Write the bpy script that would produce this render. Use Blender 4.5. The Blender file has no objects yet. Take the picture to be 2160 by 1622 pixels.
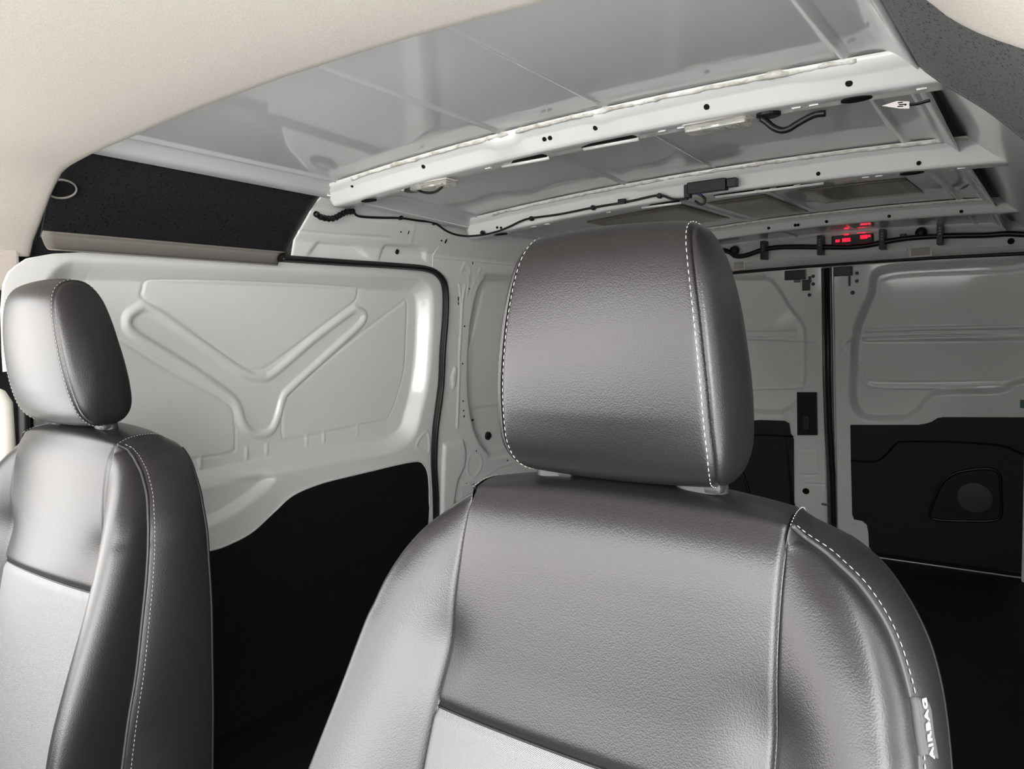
import bpy, bmesh, math
import numpy as np
from mathutils import Vector, Matrix

SC = bpy.context.scene
COL = SC.collection

# ---------------------------------------------------------------- camera
F, CX, CY = 1605.0, 1080.0, 811.0            # focal length in pixels of the 2160x1622 frame
AX = np.array([.8088, .0216, -.588]); AX /= np.linalg.norm(AX)
AY = np.array([.5877, -.0683, .8062]); AY -= AX*(AX@AY); AY /= np.linalg.norm(AY)
AZ = np.cross(AX, AY); AZ = -AZ if AZ[1] > 0 else AZ
CAM = np.array([.9, 0., 1.08])
cd = bpy.data.cameras.new('camera'); cam = bpy.data.objects.new('camera', cd); COL.objects.link(cam)
cd.sensor_width = 36.0; cd.lens = F/2160*36; cd.clip_start = .02
cam.matrix_world = Matrix(((AX[0], -AX[1], -AX[2], CAM[0]), (AY[0], -AY[1], -AY[2], CAM[1]),
                           (AZ[0], -AZ[1], -AZ[2], CAM[2]), (0, 0, 0, 1)))
SC.camera = cam

# ---------------------------------------------------------------- light and exposure
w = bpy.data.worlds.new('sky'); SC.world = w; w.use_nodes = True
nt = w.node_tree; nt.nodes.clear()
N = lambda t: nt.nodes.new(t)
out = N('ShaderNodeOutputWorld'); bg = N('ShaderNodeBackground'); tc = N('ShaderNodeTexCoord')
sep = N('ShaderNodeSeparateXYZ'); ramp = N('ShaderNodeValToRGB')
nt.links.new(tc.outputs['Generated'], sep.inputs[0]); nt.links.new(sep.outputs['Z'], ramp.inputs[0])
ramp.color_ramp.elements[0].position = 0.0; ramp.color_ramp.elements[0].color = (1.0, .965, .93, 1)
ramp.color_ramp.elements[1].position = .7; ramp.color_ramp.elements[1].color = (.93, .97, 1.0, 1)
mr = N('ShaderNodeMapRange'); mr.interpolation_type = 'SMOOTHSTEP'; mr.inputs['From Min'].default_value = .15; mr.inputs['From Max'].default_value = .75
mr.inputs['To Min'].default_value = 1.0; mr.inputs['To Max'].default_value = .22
dotp = N('ShaderNodeVectorMath'); dotp.operation = 'DOT_PRODUCT'; dotp.inputs[1].default_value = (.78, .62, 0)  # shade of someone at the driver's door, put into the sky colour
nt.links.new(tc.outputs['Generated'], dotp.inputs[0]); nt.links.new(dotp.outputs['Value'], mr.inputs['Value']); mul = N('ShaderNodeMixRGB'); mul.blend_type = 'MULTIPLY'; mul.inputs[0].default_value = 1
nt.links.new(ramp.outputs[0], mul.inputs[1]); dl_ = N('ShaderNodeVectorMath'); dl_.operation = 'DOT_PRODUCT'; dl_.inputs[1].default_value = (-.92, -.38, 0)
ml_ = N('ShaderNodeMapRange'); ml_.interpolation_type = 'SMOOTHSTEP'; ml_.inputs['From Min'].default_value = .55; ml_.inputs['From Max'].default_value = .95; ml_.inputs['To Min'].default_value = 1.; ml_.inputs['To Max'].default_value = .70  # sky dimming added on the passenger side to tone down that headrest
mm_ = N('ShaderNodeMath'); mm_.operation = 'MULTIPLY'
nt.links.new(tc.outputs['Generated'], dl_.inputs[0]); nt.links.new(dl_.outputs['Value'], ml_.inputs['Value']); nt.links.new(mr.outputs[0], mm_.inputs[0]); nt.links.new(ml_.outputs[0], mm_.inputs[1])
az_ = N('ShaderNodeMath'); az_.operation = 'ABSOLUTE'; hz_ = N('ShaderNodeMapRange'); hz_.interpolation_type = 'SMOOTHSTEP'   # dark horizon band added to dim the light reaching the rear doors
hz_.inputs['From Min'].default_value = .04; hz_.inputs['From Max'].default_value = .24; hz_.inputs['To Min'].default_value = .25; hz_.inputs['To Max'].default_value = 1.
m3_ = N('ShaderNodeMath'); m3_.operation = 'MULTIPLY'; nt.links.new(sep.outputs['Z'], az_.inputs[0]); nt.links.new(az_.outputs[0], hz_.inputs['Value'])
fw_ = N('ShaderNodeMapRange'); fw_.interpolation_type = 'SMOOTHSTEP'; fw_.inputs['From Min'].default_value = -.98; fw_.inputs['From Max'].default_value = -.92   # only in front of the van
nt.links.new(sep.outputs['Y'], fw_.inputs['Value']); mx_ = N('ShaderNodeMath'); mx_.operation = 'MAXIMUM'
nt.links.new(hz_.outputs[0], mx_.inputs[0]); nt.links.new(fw_.outputs[0], mx_.inputs[1]); nt.links.new(mx_.outputs[0], m3_.inputs[0]); nt.links.new(mm_.outputs[0], m3_.inputs[1]); br_ = N('ShaderNodeVectorMath'); br_.operation = 'DOT_PRODUCT'; br_.inputs[1].default_value = (.55, -.82, .05)   # sky lobe added ahead of the open driver's door to brighten the bolsters
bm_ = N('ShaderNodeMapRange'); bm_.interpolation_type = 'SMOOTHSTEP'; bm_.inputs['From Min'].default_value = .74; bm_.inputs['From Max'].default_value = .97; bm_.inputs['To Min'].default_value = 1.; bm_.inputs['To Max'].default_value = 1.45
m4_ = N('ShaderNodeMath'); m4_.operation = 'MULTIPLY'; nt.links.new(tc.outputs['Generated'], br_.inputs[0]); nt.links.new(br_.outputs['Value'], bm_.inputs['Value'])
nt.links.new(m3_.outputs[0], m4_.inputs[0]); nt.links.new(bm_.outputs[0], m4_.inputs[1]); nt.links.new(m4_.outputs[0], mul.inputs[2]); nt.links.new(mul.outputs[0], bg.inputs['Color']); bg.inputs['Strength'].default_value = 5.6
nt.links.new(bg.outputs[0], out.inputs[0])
SC.view_settings.view_transform = 'Standard'; SC.view_settings.look = 'None'
SC.view_settings.gamma = 1.0; SC.view_settings.use_curve_mapping = False
SC.view_settings.exposure = .93

# ---------------------------------------------------------------- pixel -> point on a real surface
def ray(u, v):
    d = np.array([(u-CX)/F, (v-CY)/F, 1.]); return np.array([d@AX, d@AY, d@AZ])
def onp(u, v, n, d):
    r = ray(u, v); n = np.array(n, float); return CAM + r*((d-n@CAM)/(n@r))
def aty(u, v, y): return onp(u, v, (0, 1, 0), y)
def atz(u, v, z): return onp(u, v, (0, 0, 1), z)
def xw(z): return -.828 + .09*(z-1.08)                    # left side wall, leaning in towards the roof
def onwall(u, v, o=0.): return onp(u, v, (1, 0, -.09), -.828-.09*1.08+o)
def onrear(u, v, o=0.): return onp(u, v, (0, 1, .09), 3.86+o)
def yr(z): return 3.86 - .09*z                            # rear doors, leaning forward towards the roof

# ---------------------------------------------------------------- materials
def mat(name, col=(.5, .5, .5), rough=.5, spec=.5, metal=0., coat=0., coat_r=.05, sheen=0., alpha=None, trans=0., emit=None, es=0.):
    m = bpy.data.materials.new(name); m.use_nodes = True
    b = m.node_tree.nodes['Principled BSDF']
    b.inputs['Base Color'].default_value = (*col, 1); b.inputs['Roughness'].default_value = rough
    b.inputs['Specular IOR Level'].default_value = spec; b.inputs['Metallic'].default_value = metal
    b.inputs['Coat Weight'].default_value = coat; b.inputs['Coat Roughness'].default_value = coat_r
    b.inputs['Sheen Weight'].default_value = sheen; b.inputs['Transmission Weight'].default_value = trans
    if emit: b.inputs['Emission Color'].default_value = (*emit, 1); b.inputs['Emission Strength'].default_value = es
    return m
def nodes(m):
    t = m.node_tree; return t, t.nodes['Principled BSDF'], (lambda k: t.nodes.new(k)), t.links.new
def add_bump(m, kind, scale, strength, dist, stretch=(1, 1, 1), detail=2.0, distort=0.0):
    t, b, n, L = nodes(m)
    tc = n('ShaderNodeTexCoord'); mp = n('ShaderNodeMapping'); mp.inputs['Scale'].default_value = stretch
    L(tc.outputs['Object'], mp.inputs[0])
    if kind == 'noise':
        x = n('ShaderNodeTexNoise'); x.inputs['Scale'].default_value = scale; x.inputs['Detail'].default_value = detail
        x.inputs['Distortion'].default_value = distort; o = x.outputs['Fac']
    else:
        x = n('ShaderNodeTexVoronoi'); x.inputs['Scale'].default_value = scale; o = x.outputs['Distance']
        if kind == 'pebble': x.feature = 'SMOOTH_F1'; x.inputs['Smoothness'].default_value = .5
    L(mp.outputs[0], x.inputs['Vector'])
    bp = n('ShaderNodeBump'); bp.inputs['Strength'].default_value = strength; bp.inputs['Distance'].default_value = dist
    L(o, bp.inputs['Height']); L(bp.outputs[0], b.inputs['Normal'])
    return o, bp
def noise_color(m, scale, c1, c2, p1=.4, p2=.6, detail=2.0):
    t, b, n, L = nodes(m)
    tc = n('ShaderNodeTexCoord'); x = n('ShaderNodeTexNoise'); x.inputs['Scale'].default_value = scale; x.inputs['Detail'].default_value = detail
    r = n('ShaderNodeValToRGB'); r.color_ramp.elements[0].position = p1; r.color_ramp.elements[1].position = p2
    r.color_ramp.elements[0].color = (*c1, 1); r.color_ramp.elements[1].color = (*c2, 1)
    L(tc.outputs['Object'], x.inputs['Vector']); L(x.outputs['Fac'], r.inputs[0]); L(r.outputs[0], b.inputs['Base Color'])

M = {}
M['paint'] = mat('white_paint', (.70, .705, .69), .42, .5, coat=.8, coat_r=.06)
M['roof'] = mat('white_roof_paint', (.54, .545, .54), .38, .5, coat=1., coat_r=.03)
M['leather'] = mat('black_leatherette', (.010, .009, .0098), .34, .62)
# pebbled grain, warped so that no cell repeats
t, b, n, L = nodes(M['leather'])
tc = n('ShaderNodeTexCoord'); nz = n('ShaderNodeTexNoise'); nz.inputs['Scale'].default_value = 260; nz.inputs['Detail'].default_value = 1
mx = n('ShaderNodeMixRGB'); mx.inputs[0].default_value = .0011; vo = n('ShaderNodeTexVoronoi'); vo.feature = 'F1'; vo.inputs['Scale'].default_value = 640
bp = n('ShaderNodeBump'); bp.inputs['Strength'].default_value = .45; bp.inputs['Distance'].default_value = .0003; bp.invert = True
L(tc.outputs['Object'], nz.inputs['Vector']); L(tc.outputs['Object'], mx.inputs[1]); L(nz.outputs['Color'], mx.inputs[2])
L(mx.outputs[0], vo.inputs['Vector']); L(vo.outputs['Distance'], bp.inputs['Height']); L(bp.outputs[0], b.inputs['Normal'])
M['piping'] = mat('piping_vinyl', (.028, .027, .028), .5, .45)
M['thread'] = mat('light_grey_thread', (.38, .38, .37), .7)
M['fabric'] = mat('woven_seat_fabric', (.26, .26, .26), .5, .7)
t, b, n, L = nodes(M['fabric'])
tc = n('ShaderNodeTexCoord'); sx = n('ShaderNodeSeparateXYZ'); L(tc.outputs['Object'], sx.inputs[0])
def sine(src, k):
    a = n('ShaderNodeMath'); a.operation = 'MULTIPLY'; a.inputs[1].default_value = k; L(src, a.inputs[0])
    s = n('ShaderNodeMath'); s.operation = 'SINE'; L(a.outputs[0], s.inputs[0]); return s.outputs[0]
mm = n('ShaderNodeMath'); mm.operation = 'MULTIPLY'; L(sine(sx.outputs['X'], 3000), mm.inputs[0]); L(sine(sx.outputs['Z'], 3000), mm.inputs[1])
bp = n('ShaderNodeBump'); bp.inputs['Strength'].default_value = .6; bp.inputs['Distance'].default_value = .0004; L(mm.outputs[0], bp.inputs['Height']); L(bp.outputs[0], b.inputs['Normal'])
cr = n('ShaderNodeValToRGB'); cr.color_ramp.elements[0].color = (.06, .06, .06, 1); cr.color_ramp.elements[1].color = (.20, .20, .197, 1)
ma = n('ShaderNodeMath'); ma.operation = 'MULTIPLY_ADD'; ma.inputs[1].default_value = .5; ma.inputs[2].default_value = .5
L(mm.outputs[0], ma.inputs[0]); L(ma.outputs[0], cr.inputs[0]); L(cr.outputs[0], b.inputs['Base Color'])
M['headliner'] = mat('beige_headliner_fabric', (.66, .63, .58), .95, .2)
noise_color(M['headliner'], 420, (.45, .41, .365), (.51, .47, .425), .35, .65)
add_bump(M['headliner'], 'noise', 600, .35, .0006)
M['felt'] = mat('speckled_black_felt', (.02, .02, .022), .95, .1, sheen=.15)
M['felt'].node_tree.nodes['Principled BSDF'].inputs['Sheen Roughness'].default_value = .4
t, b, n, L = nodes(M['felt'])
tc = n('ShaderNodeTexCoord'); v1 = n('ShaderNodeTexVoronoi'); v1.inputs['Scale'].default_value = 130; r1 = n('ShaderNodeValToRGB')
r1.color_ramp.elements[0].position = .16; r1.color_ramp.elements[0].color = (.001, .001, .001, 1); r1.color_ramp.elements[1].position = .24; r1.color_ramp.elements[1].color = (.011, .011, .012, 1)
L(tc.outputs['Object'], v1.inputs['Vector']); L(v1.outputs['Distance'], r1.inputs[0]); L(r1.outputs[0], b.inputs['Base Color'])
sm = n('ShaderNodeMapRange'); sm.inputs['From Min'].default_value = .17; sm.inputs['From Max'].default_value = .25; sm.inputs['To Max'].default_value = .17
L(v1.outputs['Distance'], sm.inputs['Value']); L(sm.outputs[0], b.inputs['Sheen Weight'])
add_bump(M['felt'], 'noise', 350, .5, .001, stretch=(1, .35, 1))
M['fuzz'] = mat('grey_fuzzy_lip', (.19, .175, .16), .95, .2); add_bump(M['fuzz'], 'noise', 500, .6, .001)
M['board'] = mat('black_lining_board', (.007, .007, .009), .55, .3); add_bump(M['board'], 'noise', 200, .15, .0005)
M['lining'] = mat('dark_grey_moulded_lining', (.011, .0115, .0125), .55, .3); add_bump(M['lining'], 'noise', 300, .2, .0005)
M['disc'] = mat('grey_plastic_disc', (.04, .044, .042), .5, .4)
M['rubber'] = mat('black_rubber', (.009, .009, .010), .4, .35)
M['black'] = mat('black_plastic', (.007, .007, .008), .35, .35)
M['hole'] = mat('dark_hole', (.008, .008, .008), .8, .1)
M['cream'] = mat('cream_pillar_plastic', (.70, .68, .60), .5, .4)
M['sealant'] = mat('cream_sealant', (.62, .60, .54), .5, .4)
noise_color(M['sealant'], 60, (.42, .39, .33), (.68, .67, .63), .3, .6)
M['sleeve'] = mat('grey_satin_plastic', (.022, .023, .024), .45, .5)
M['chrome'] = mat('steel_post', (.6, .6, .6), .2, .5, metal=1.)
M['steel'] = mat('dull_steel', (.10, .10, .10), .35, .5, metal=.3)
M['lens'] = mat('clear_lens', (.85, .84, .76), .08, .6, trans=.75)
M['red'] = mat('red_lens', (.5, .005, .02), .15, .6, emit=(1., .01, .04), es=.9)
M['tag'] = mat('grey_woven_tag', (.055, .052, .056), .8, .3)
M['white'] = mat('white_print', (.88, .88, .90), .6)
M['paper'] = mat('white_label_paper', (.78, .72, .70), .6)
M['green'] = mat('green_tag', (.01, .12, .06), .5)
M['pad'] = mat('olive_roof_patch', (.17, .155, .11), .45, .5, coat=.6, coat_r=.08)
M['floor'] = mat('black_rubber_floor', (.010, .010, .011), .6, .3)
M['ground'] = mat('grey_concrete', (.50, .49, .46), .9)
noise_color(M['ground'], 3, (.74, .73, .70), (.82, .81, .78))
M['dash'] = mat('grey_dashboard_plastic', (.14, .14, .14), .6)
M['blue'] = mat('blue_wire', (.03, .05, .35), .4)  # plain blue wire insulation

# ---------------------------------------------------------------- builders
def tag(o, label=None, cat=None, group=None, kind=None):
    if label: o['label'] = label
    if cat: o['category'] = cat
    if group: o['group'] = group
    if kind: o['kind'] = kind
    return o
def empty(name, loc=(0, 0, 0)):
    o = bpy.data.objects.new(name, None); COL.objects.link(o); o.location = loc; o.empty_display_size = .05; return o
def mesh(name, V, Fc, m, parent=None, smooth=True, flip=False, off=(0, 0, 0)):
    V = np.asarray(V, float) - np.array(off)
    if flip: Fc = [tuple(reversed(f)) for f in Fc]
    me = bpy.data.meshes.new(name); me.from_pydata([tuple(p) for p in V], [], Fc); me.update()
    if smooth: me.polygons.foreach_set('use_smooth', [True]*len(me.polygons))
    me.materials.append(m); o = bpy.data.objects.new(name, me); COL.objects.link(o)
    if parent: o.parent = parent
    return o
def gridfaces(ny, nx, base=0, cu=False, cv=False):
    Fc = []
    for j in range(ny if cv else ny-1):
        for i in range(nx if cu else nx-1):
            a = base+j*nx+i; b2 = base+j*nx+(i+1) % nx; c = base+((j+1) % ny)*nx+(i+1) % nx; d = base+((j+1) % ny)*nx+i
            Fc.append((a, b2, c, d))
    return Fc
def grid(name, P, m, parent=None, flip=False, off=(0, 0, 0), cu=False, cv=False, solid=0.):
    P = np.asarray(P, float); ny, nx = P.shape[:2]
    o = mesh(name, P.reshape(-1, 3), gridfaces(ny, nx, 0, cu, cv), m, parent, True, flip, off)
    if solid:
        md = o.modifiers.new('solid', 'SOLIDIFY'); md.thickness = abs(solid); md.offset = -1 if solid > 0 else 1
    return o
def spline(pts, n, closed=False):
    """centripetal-free Catmull-Rom through pts, n samples spread by length"""
    P = np.asarray(pts, float)
    if closed: Q = np.vstack([P[-1], P, P[0], P[1]])
    else: Q = np.vstack([2*P[0]-P[1], P, 2*P[-1]-P[-2]])
    out = []
    for i in range(1, len(Q)-2):
        a, b2, c, d = Q[i-1], Q[i], Q[i+1], Q[i+2]
        for t in np.linspace(0, 1, 16, endpoint=False):
            out.append(.5*((2*b2)+(-a+c)*t+(2*a-5*b2+4*c-d)*t*t+(-a+3*b2-3*c+d)*t**3))
    out.append(Q[-2]); out = np.array(out)
    s = np.r_[0, np.cumsum(np.linalg.norm(np.diff(out, axis=0), axis=1))]
    q = np.linspace(0, s[-1], n, endpoint=not closed)
    return np.stack([np.interp(q, s, out[:, k]) for k in range(out.shape[1])], 1)
def tube_geo(pts, r, seg=8, closed=False, base=0, flat=1., cap=True):
    P = np.asarray(pts, float); n = len(P)
    R = np.full(n, r) if np.isscalar(r) else np.asarray(r)
    T = np.zeros_like(P)
    if closed: T = np.roll(P, -1, 0)-np.roll(P, 1, 0)
    else: T[1:-1] = P[2:]-P[:-2]; T[0] = P[1]-P[0]; T[-1] = P[-1]-P[-2]
    T /= np.linalg.norm(T, axis=1)[:, None]+1e-12
    a = np.array([0, 0, 1.]) if abs(T[0][2]) < .8 else np.array([1., 0, 0])
    u = np.cross(T[0], a); u /= np.linalg.norm(u); V = []
    for i in range(n):
        u = u-T[i]*(u@T[i]); u /= np.linalg.norm(u)+1e-12; v = np.cross(T[i], u)
        for k in range(seg):
            th = 2*math.pi*k/seg; V.append(P[i]+R[i]*(math.cos(th)*u+flat*math.sin(th)*v))
    Fc = gridfaces(n, seg, base, True, closed)
    if cap and not closed: Fc += [tuple(base+k for k in reversed(range(seg))), tuple(base+(n-1)*seg+k for k in range(seg))]
    return V, Fc
def tube(name, pts, r, m, parent=None, seg=8, closed=False, off=(0, 0, 0), flat=1.):
    V, Fc = tube_geo(pts, r, seg, closed, 0, flat); return mesh(name, V, Fc, m, parent, True, False, off)
def dashes(name, pts, m, parent=None, length=.0046, gap=.0024, r=.00045, off=(0, 0, 0)):
    P = np.asarray(pts, float); s = np.r_[0, np.cumsum(np.linalg.norm(np.diff(P, axis=0), axis=1))]
    V, Fc = [], []; q = 0.
    while q+length < s[-1]:
        k = np.linspace(q, q+length, 4); C = np.stack([np.interp(k, s, P[:, j]) for j in range(3)], 1)
        v, f = tube_geo(C, [r*.35, r, r, r*.35], 5, False, len(V)); V += v; Fc += f; q += length+gap
    return mesh(name, V, Fc, m, parent, True, False, off)
def box(name, c, s, m, parent=None, bevel=.002, rot=None, off=(0, 0, 0)):
    bm = bmesh.new(); bmesh.ops.create_cube(bm, size=1.); bmesh.ops.scale(bm, vec=s, verts=bm.verts)
    if bevel: bmesh.ops.bevel(bm, geom=bm.edges[:], offset=bevel, segments=2, affect='EDGES', profile=.6)
    if rot is not None: bmesh.ops.transform(bm, matrix=rot, verts=bm.verts)
    bmesh.ops.translate(bm, vec=Vector(c)-Vector(off), verts=bm.verts)
    me = bpy.data.meshes.new(name); bm.to_mesh(me); bm.free(); me.materials.append(m)
    o = bpy.data.objects.new(name, me); COL.objects.link(o)
    if parent: o.parent = parent
    return o
def disc(name, c, n, r, m, parent=None, h=.0015, seg=16, sx=1., dome=False, up=(0, 0, 1)):
    """a short round plug of radius r at c, facing n; sx stretches it sideways"""
    n = np.array(n, float); n /= np.linalg.norm(n); up = np.array(up, float)
    a = np.cross(up, n); a /= np.linalg.norm(a); b2 = np.cross(n, a); c = np.array(c, float)
    V = []; rings = [(1., -h), (1., h*.6), (.8, h)] + ([(.4, h*1.5)] if dome else [])
    for k, z in rings:
        for i in range(seg):
            th = 2*math.pi*i/seg; V.append(c+n*z+r*k*(sx*math.cos(th)*a+math.sin(th)*b2))
    Fc = gridfaces(len(rings), seg, 0, True); Fc.append(tuple((len(rings)-1)*seg+i for i in range(seg)))
    Fc.append(tuple(reversed(range(seg))))
    return mesh(name, V, Fc, m, parent, False)
def prism(name, pts3, nrm, th, m, parent=None, bevel=0.):
    bm = bmesh.new(); vs = [bm.verts.new(tuple(p)) for p in pts3]; f = bm.faces.new(vs)
    r = bmesh.ops.extrude_face_region(bm, geom=[f]); mv = [g for g in r['geom'] if isinstance(g, bmesh.types.BMVert)]
    nrm = Vector(nrm).normalized(); bmesh.ops.translate(bm, vec=nrm*th, verts=mv)
    bmesh.ops.recalc_face_normals(bm, faces=bm.faces)
    bmesh.ops.triangulate(bm, faces=[f for f in bm.faces if len(f.verts) > 4])
    me = bpy.data.meshes.new(name); bm.to_mesh(me); bm.free(); me.materials.append(m)
    o = bpy.data.objects.new(name, me); COL.objects.link(o)
    if parent: o.parent = parent
    return o
# 2-D shapes for pressed sheet metal
def sd(P, poly):
    poly = np.asarray(poly, float); q = np.roll(poly, -1, 0); d = np.full(P.shape[:-1], 1e9); s = np.ones(P.shape[:-1])
    for a, b2 in zip(poly, q):
        e = b2-a; wv = P-a; t = np.clip((wv@e)/(e@e+1e-12), 0, 1); bb = wv-t[..., None]*e
        d = np.minimum(d, (bb**2).sum(-1))
        c1 = P[..., 1] >= a[1]; c2 = P[..., 1] < b2[1]; c3 = e[0]*wv[..., 1] > e[1]*wv[..., 0]
        fl = (c1 & c2 & c3) | (~c1 & ~c2 & ~c3); s = np.where(fl, -s, s)
    return s*np.sqrt(d)
def sline(P, pts):
    d = np.full(P.shape[:-1], 1e9)
    for a, b2 in zip(pts[:-1], pts[1:]):
        a = np.array(a, float); e = np.array(b2)-a; wv = P-a; t = np.clip((wv@e)/(e@e+1e-12), 0, 1)
        d = np.minimum(d, ((wv-t[..., None]*e)**2).sum(-1))
    return np.sqrt(d)
def ss(x, a, b2):
    t = np.clip((x-a)/(b2-a), 0, 1); return t*t*(3-2*t)
def pocket(P, poly, depth, slope): return -depth*ss(-sd(P, poly), 0, slope)
def bead(P, pts, w, h): d = sline(P, pts); return h*np.clip(1-(d/w)**2, 0, 1)**1.3
def ridge(P, poly, w, h): d = sd(P, poly); return h*np.sin(np.pi*np.clip(d/w, 0, 1))
def groove(P, poly, w=.003, h=.0012): return -h*np.exp(-(sd(P, poly)/w)**2)
def rnd(poly, n=160): return spline(poly, n, True)
def W2(pix, o=0.): return [tuple(onwall(u, v, o)[1:]) for u, v in pix]
def R2(pix, o=0.): return [tuple(onrear(u, v, o)[[0, 2]]) for u, v in pix]
c7 = lambda L: [(a/2.25, 520+b/2.25) for a, b in L]
c5 = lambda L: [(1480+a/3.176, 400+b/3.176) for a, b in L]
c6 = lambda L: [(1480+a/3.176, 850+b/3.176) for a, b in L]

# ================================================================ THE VAN BODY
def zroof(x, y, edge=.03):
    x = np.asarray(x, float); y = np.asarray(y, float)
    z = np.interp(y, [.3, .7, 1.37, 1.95, 3.03, 3.75], [1.53, 1.533, 1.520, 1.492, 1.500, 1.492])
    ax = np.abs(x); return z-.018*(ax/.6)**2-edge*np.clip((ax-.64)/.06, 0, 1)**2+.024*x*np.clip((3.7-y)/.7, 0, 1)
tag(mesh('ground', [(-9, -9, -.45), (9, -9, -.45), (9, 12, -.45), (-9, 12, -.45)], [(0, 1, 2, 3)], M['ground'], None, False), kind='structure')
fl = box('floor', (0, 1.5, -.03), (1.90, 4.84, .06), M['floor'], None, 0); tag(fl, kind='structure')

# ---- ceiling: roof skin with pressed ribs
xs = np.unique(np.r_[np.linspace(-.70, .70, 90), [x0+d for x0 in (-.64, -.108, .152, .597, .668) for d in np.linspace(-.014, .014, 9)]])
ys = np.r_[np.linspace(.55, 3.80, 110)]
XX, YY = np.meshgrid(xs, ys); ZZ = zroof(XX, YY)
for x0, h, wd in ((-.64, .006, .012), (-.108, .006, .009), (.152, .0025, .004), (.597, .005, .010), (.668, .004, .007)):
    a = np.ones_like(YY)
    if x0 == .668: a = ss(YY, 1.45, 1.5)
    if x0 == .152: a = ss(YY, 9, 8)
    ZZ = ZZ-a*h*np.clip(1-np.abs(XX-x0)/wd, 0, 1)**.6
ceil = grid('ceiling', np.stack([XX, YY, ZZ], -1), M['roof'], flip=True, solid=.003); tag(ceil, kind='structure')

# ---- side walls behind the cab
seal_c = spline([(.70, 1.287), (1.15, 1.291), (1.499, 1.294), (1.757, 1.297), (1.88, 1.294), (1.94, 1.274), (1.970, 1.234), (1.977, 1.146), (1.970, 1.02), (1.969, .91), (1.957, .82), (1.948, .748), (1.948, .637), (1.965, .50), (1.975, .3), (1.975, .03)], 240)
corner = int(np.argmin(np.abs(seal_c[:, 0]-1.90)+np.abs(seal_c[:, 1]-1.29)))
rr = seal_c[corner:]                                      # corner and rear run, z falls along it
zs = np.unique(np.r_[np.linspace(0.0, 1.335, 270)])
yseal = np.interp(-zs, -rr[:, 1], rr[:, 0]); yseal = np.where(zs > rr[0, 1], rr[0, 0], yseal)
S = np.linspace(0, 1, 330)**1.25
YW = yseal[:, None]+(3.80-yseal[:, None])*S[None]; ZW = np.repeat(zs[:, None], len(S), 1); P = np.stack([YW, ZW], -1)
H = np.zeros_like(YW)
rec = rnd([(3.35, 1.30), (2.30, 1.305), (2.19, 1.285), (2.135, 1.22), (2.108, 1.087), (2.107, .917), (2.131, .794), (2.171, .702), (2.25, .62), (2.35, .594), (3.35, .594), (3.5, .9)])
H += pocket(P, rec, .035, .035)
H += .004*ss(-sd(P, [(2.22, 1.245), (3.3, 1.245), (3.3, .80), (2.16, .80), (2.15, 1.0)]), 0, .006)
H += bead(P, [(2.078, 1.25), (2.066, 1.20), (2.062, 1.0), (2.065, .93), (2.066, .75)], .006, .004)
H += bead(P, [(2.045, 1.25), (2.062, 1.18)], .006, .003)+bead(P, [(2.055, 1.30), (2.07, 1.325), (2.10, 1.31), (2.09, 1.22)], .006, .003)
H += bead(P, [(2.16, 1.31), (2.115, 1.24)], .006, .003)
H += pocket(P, [(2.015, .93), (2.035, .97), (2.055, .96), (2.05, .90), (2.03, .88)], -.006, .010)
H += pocket(P, [(1.99, .70), (2.10, .70), (2.12, .66), (2.12, .60), (2.08, .55), (2.05, .40), (1.99, .40)], -.010, .012)
H += ridge(P, rnd([(2.15, .63), (2.20, .62), (2.21, .58), (2.17, .555), (2.14, .58)], 40), .012, .003)
H += bead(P, [(2.08, .52), (2.2, .53), (2.32, .56), (2.5, .57)], .005, .003)+bead(P, [(2.11, .50), (2.11, .42)], .006, .003)
Pw = np.stack([xw(ZW)+H, YW, ZW], -1)
wl = grid('wall_left', Pw, M['paint'], flip=False, solid=-.004); tag(wl, kind='structure')
# small holes and slots of the pillar
for (u, v, r, sx) in ((966, 640, .007, .45), (966, 630, .010, .35), (957, 790, .010, .35), (956, 803, .006, .5), (996, 555, .006, .5), (989, 609, .004, 1), (979, 688, .004, 1), (975, 767, .004, 1), (976, 846, .004, 1), (977, 866, .004, 1), (978, 878, .005, .8), (997, 886, .004, 1), (1004, 951, .004, 1), (949, 985, .014, .45), (955, 1038, .004, 1), (983, 1020, .004, 1), (1070, 971, .004, 1)):
    p = onwall(u, v, .002 if u > 940 else 0); disc('hole', p, (1, 0, -.09), r, M['hole'], wl, .0025, 12, sx)
p = onwall(1028, 919, -.03); disc('grommet', p+np.array([.004, 0, 0]), (1, 0, -.09), .016, M['black'], wl, .006, 16, .9)
p = onwall(949, 965, .002); disc('slot', p, (1, 0, -.09), .030, M['hole'], wl, .003, 16, .28); 

# header above the door opening, cantrail up to the roof
top = seal_c[:corner+1]
ycol = np.linspace(1.372, 3.80, 380); zlow = np.interp(ycol, top[:, 0], top[:, 1]); zlow = np.where(ycol > top[-1, 0], 1.333, zlow)
A, Bp, Cp, Dp, Ep = (0, 0), (0, 0), (-.752, 1.415), (-.742, 1.437), (-.69, 1.478)
SV = np.linspace(0, 1, 50); cant = np.zeros((len(SV), len(ycol), 3))
for i, y in enumerate(ycol):
    z0 = zlow[i]; path = np.array([(xw(z0), z0), (xw(1.345), 1.345), (-.785, 1.37), Cp, (-.748, 1.43), (-.735, 1.44), (-.70, 1.462), (-.69, float(zroof(-.69, y))-.004)])
    s = np.r_[0, np.cumsum(np.hypot(*np.diff(path, axis=0).T))]; q = SV*s[-1]
    cant[:, i, 0] = np.interp(q, s, path[:, 0]); cant[:, i, 1] = y; cant[:, i, 2] = np.interp(q, s, path[:, 1])
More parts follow.
